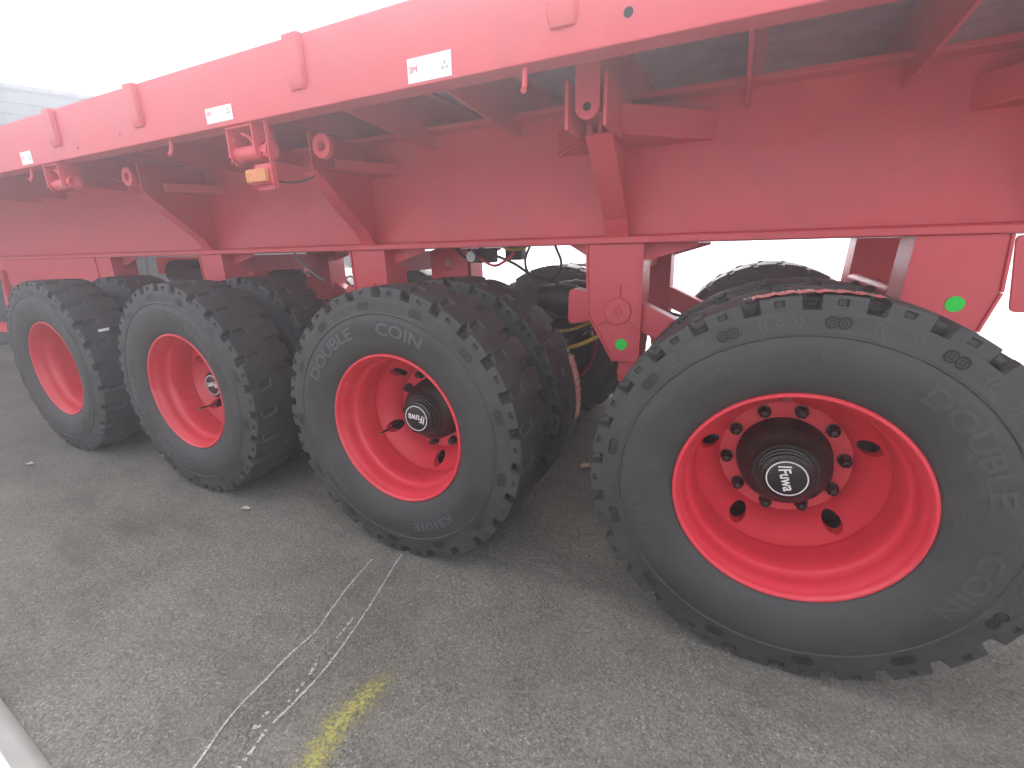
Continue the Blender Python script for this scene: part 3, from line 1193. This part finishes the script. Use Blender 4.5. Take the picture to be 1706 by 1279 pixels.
def wheel_outer(x, tyre_rot, rim_rot, cap_rot, full=True):
    w = empty('wheel', trailer, (x, 0, ZH))
    piece('tyre', TYRE, w, tyre_rot, (0, 0.125, 0))
    piece('rim', RIM, w, rim_rot)
    piece('hub', HUB, w)
    piece('hub_cap', CAP, w)
    piece('cap_ring', CRING, w)
    piece('cap_lettering', CTEXT, w, cap_rot)
    for k in range(10):
        q = R(rim_rot - 17 + 36 * k)
        piece('lug_nut', NUT, w, None, (0.1755 * math.cos(q), 0, 0.1755 * math.sin(q)))
    if x != 0.0:
        piece('valve_stem', VALVE, w, rim_rot + 72)
        piece('valve_tip', VTIP, w, rim_rot + 72)
    T = (0, 0.125, 0)
    for me in (PANELS if x != 0.0 else []):
        piece('sidewall_panel', me, w, tyre_rot, T)
    for me in (WORDS1 if x == 0.0 else WORDS):
        piece('sidewall_lettering', me, w, tyre_rot, T)
    for k in range(13):
        piece('shoulder_emblem', ME_EM, w, tyre_rot + 4.85 + 360 / 13 * k, T)
        piece('shoulder_ornament', ME_ORN, w, tyre_rot + 4.85 + 360 / 13 * (k + 0.5), T)
    return w


def wheel_inner(x, tyre_rot, rim_rot):
    w = empty('wheel', trailer, (x, 0, ZH))
    piece('tyre', TYRE, w, tyre_rot, (0, 0.543, 0))
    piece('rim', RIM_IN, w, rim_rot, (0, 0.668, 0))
    return w


def wheel_far(x, tyre_rot):
    w = empty('wheel', trailer, (x, YF, ZH))
    piece('tyre', TYRE, w, tyre_rot, (0, -0.125, 0))
    piece('rim', RIM_FAR, w, 10, (0, 0, 0))
    w = empty('wheel', trailer, (x, YF, ZH))
    piece('tyre', TYRE, w, tyre_rot + 5, (0, -0.543, 0))
    piece('rim', RIM, w, 10, (0, -0.668, 0))


TR = [-1.55, 93.4, 205.0, 300.0]
RRT = [24.0, 134.0, 152.0, 30.0]
CR = [-72.0, 176.0, 192.0, 20.0]
for i, x in enumerate(WX):
    wheel_outer(x, TR[i], RRT[i], CR[i])
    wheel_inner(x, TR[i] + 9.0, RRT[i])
    wheel_far(x, TR[i] + 17.0)


# paper labels wrapped on the treads
def tread_label(x, yc, w, a0, a1, r, mat, n=28):
    vs, fs = [], []
    for i in range(n + 1):
        q = R(a0 + (a1 - a0) * i / n)
        wav = 0.0018 * math.sin(i * 1.7) + 0.001 * math.sin(i * 3.1)
        for s in (-0.5, 0.5):
            vs.append((x + (r + wav) * math.cos(q), yc + s * w, ZH + (r + wav) * math.sin(q)))
    for i in range(n):
        fs.append((2 * i, 2 * i + 1, 2 * i + 3, 2 * i + 2))
    return obj('tread_label', mesh_from(vs, fs, 60), mat, trailer)


def tread_text(body, x, y0, a_mid, r, h, stretch, mat, along):
    vs, fs, bb = text_geo(body, 1.0)
    s = h / (bb[3] - bb[2])
    wid = (bb[1] - bb[0]) * s * stretch
    out = []
    for v in vs:
        u = (v[0] - bb[0]) * s * stretch - wid / 2
        q = R(a_mid) - u / r
        out.append((x + r * math.cos(q), y0 + (v[1] - bb[2]) * s, ZH + r * math.sin(q)))
    obj('label_lettering', mesh_from(out, fs), mat, trailer)


tread_label(WX[0], 0.028, 0.072, 77, 106, 0.5915, 'sticker_red')
tread_text('DOUBLE COIN', WX[0], 0.012, 94, 0.5950, 0.026, 1.2, 'white', 1)
tread_label(WX[1], 0.640, 0.075, -8, 22, 0.5925, 'sticker_red')
tread_text('DOUBLE COIN', WX[1], 0.615, 10, 0.5955, 0.03, 1.1, 'white', 1)
# loose white tags
for x, y, a in ((WX[3], 0.07, 28), (WX[2], 0.50, 4)):
    q = R(a)
    c = Vector((x + 0.596 * math.cos(q), y, ZH + 0.596 * math.sin(q)))
    t = Vector((-math.sin(q), 0, math.cos(q)))
    n = Vector((math.cos(q), 0, math.sin(q)))
    vs = [c - t * 0.008, c + t * 0.008, c + t * 0.009 + Vector((0, 0.055, 0)) + n * 0.012, c - t * 0.007 + Vector((0, 0.055, 0)) + n * 0.006]
    obj('paper_tag', mesh_from(vs, [(0, 1, 2, 3)]), 'white', trailer)

# ------------------------------------------------------------------ litter
def leaf(name, x, y, L, rot, mat, label, cat):
    n = 8
    vs, fs = [], []
    for i in range(n + 1):
        t = i / n
        w = 0.32 * L * math.sin(math.pi * min(1, t * 1.02)) ** 0.8 * (1 + 0.15 * math.sin(9 * t))
        z = 0.004 + 0.10 * L * math.sin(t * math.pi * 1.3) ** 2
        px = (t - 0.5) * L
        vs += [(px, -w, z + 0.16 * L), (px, 0, z), (px, w, z + 0.10 * L)]
    for i in range(n):
        a = 3 * i
        fs += [(a, a + 1, a + 4, a + 3), (a + 1, a + 2, a + 5, a + 4)]
    o = obj(name, mesh_from(vs, fs, 60), mat)
    o.location = (x, y, 0.002)
    o.rotation_euler = (0, 0, R(rot))
    tag(o, label, cat)


leaf('fallen_leaf', -0.916, 1.10, 0.10, 60, 'leaf', 'small curled brown leaf on the asphalt between the two nearest wheels', 'leaf')
leaf('paper_scrap', -4.306, -0.278, 0.06, 10, 'pale_leaf', 'tiny pale scrap on the asphalt left of the second wheel from the left', 'scrap')
leaf('paper_scrap', -2.436, -0.066, 0.055, 15, 'pale_leaf', 'small pale scrap on the asphalt near the foot of the third wheel from the left', 'scrap')


# white folded sheet at the lower left corner
def white_sheet():
    rng = random.Random(3)
    A = [Vector((-2.42, -1.075, 0.006)), Vector((-2.13, -1.10, 0.006)), Vector((-1.95, -1.112, 0.006)), Vector((-1.72, -1.130, 0.006)), Vector((-1.30, -1.165, 0.006))]
    Bm = [p + Vector((0.02, -0.030, 0.016)) for p in A]
    Cc = [p + Vector((0.03, -0.060, 0.050)) for p in A]
    D = [p + Vector((0.05, -0.30, 0.012)) for p in A]
    rows = [A, Bm, Cc, D]
    vs, fs = [], []
    for r_ in rows:
        for p in r_:
            vs.append(p + Vector((0, 0, rng.uniform(0, 0.008))))
    for i in range(3):
        for k in range(4):
            a = i * 5 + k
            fs.append((a, a + 1, a + 6, a + 5))
    o = obj('plastic_sheet', mesh_from(vs, fs, 30), 'sheet')
    so = o.modifiers.new('solid', 'SOLIDIFY')
    so.thickness = 0.003
    pv = []
    for p in ((-2.10, -1.215), (-1.86, -1.205), (-1.80, -1.26), (-1.98, -1.36), (-2.2, -1.33)):
        pv.append((p[0], p[1], 0.066))
    br = MB().prism([(p[0], p[1]) for p in pv], 0.060, 0.064, 'z').build('brown_strip', 'brown', o)
    tag(o, 'folded white plastic sheet lying at the lower left corner', 'sheet')


white_sheet()

# ------------------------------------------------------------------ buildings behind
def clad_building():
    A = Vector((-10.5, 2.46, 0))
    d = Vector((0.38, 0.925, 0)).normalized()
    n = Vector((d.y, -d.x, 0))
    a0 = A - d * 6
    root = empty('warehouse', None, a0)
    tag(root, 'grey green clad building rising behind the trailer at upper left', 'building')
    ang = math.atan2(d.y, d.x)
    root.rotation_euler = (0, 0, ang)
    L, H, D = 13.0, 3.80, 8.0
    MB().box(0, L, 0.0, D, 0, H - 0.02).build('wall', 'siding', root)
    h = 0.155
    nrow = 24
    cols = 9
    me = MB().prism([(0.0, 0.0), (-0.04, 0.0), (-0.012, h - 0.008), (0.0, h - 0.008)], 0.02, L / cols - 0.02, 'x').mesh()
    me.materials.append(M['siding'])
    for i in range(nrow):
        for k in range(cols):
            o = bpy.data.objects.new('cladding_board', me)
            COL.objects.link(o)
            o.parent = root
            o.location = (k * L / cols + random.uniform(-.01, .01), -0.002 - random.uniform(0, 0.008), i * h + 0.05)
    MB().box(-0.1, L + 0.1, -0.10, D + 0.1, H, H + 0.06).build('roof_edge', 'siding', root)
    for x0 in (4.6, 10.2):
        MB().box(x0, x0 + 0.9, -0.13, -0.075, H - 1.7, H - 0.5).build('dark_panel', 'siding_dark', root)  # blue-grey panels, darker than the cladding


clad_building()


def block_wall():
    root = empty('boundary_wall', None, (9.5, 30.0, 0.004))
    tag(root, 'grey block wall far behind the rear hanger at the right', 'wall')
    bh = 0.52
    me = MB().box(0, 1.18, 0, 0.3, 0, bh - 0.05).mesh()
    me.materials.append(M['block'])
    for i in range(6):
        for k in range(14):
            o = bpy.data.objects.new('block', me)
            COL.objects.link(o)
            o.parent = root
            o.location = (k * 1.22 + (0.6 if i % 2 else 0), random.uniform(-.01, .01), i * bh)


block_wall()


# ------------------------------------------------------------------ added haze volume standing in for lens glare
def glare_haze():
    o = MB().box(-360, 360, -360, 360, -1.0, 4.1).build('glare_haze', None)
    mt = bpy.data.materials.new('glare_haze')
    mt.use_nodes = True
    nt = mt.node_tree
    nt.nodes.clear()
    out = nt.nodes.new('ShaderNodeOutputMaterial')
    pv = nt.nodes.new('ShaderNodeVolumePrincipled')
    pv.inputs['Color'].default_value = (0.88, 0.92, 1.0, 1)
    pv.inputs['Density'].default_value = GLARE_HAZE
    pv.inputs['Anisotropy'].default_value = .74
    nt.links.new(pv.outputs[0], out.inputs['Volume'])
    o.data.materials.append(mt)
    o['kind'] = 'stuff'


GLARE_HAZE = .031
if GLARE_HAZE:
    glare_haze()
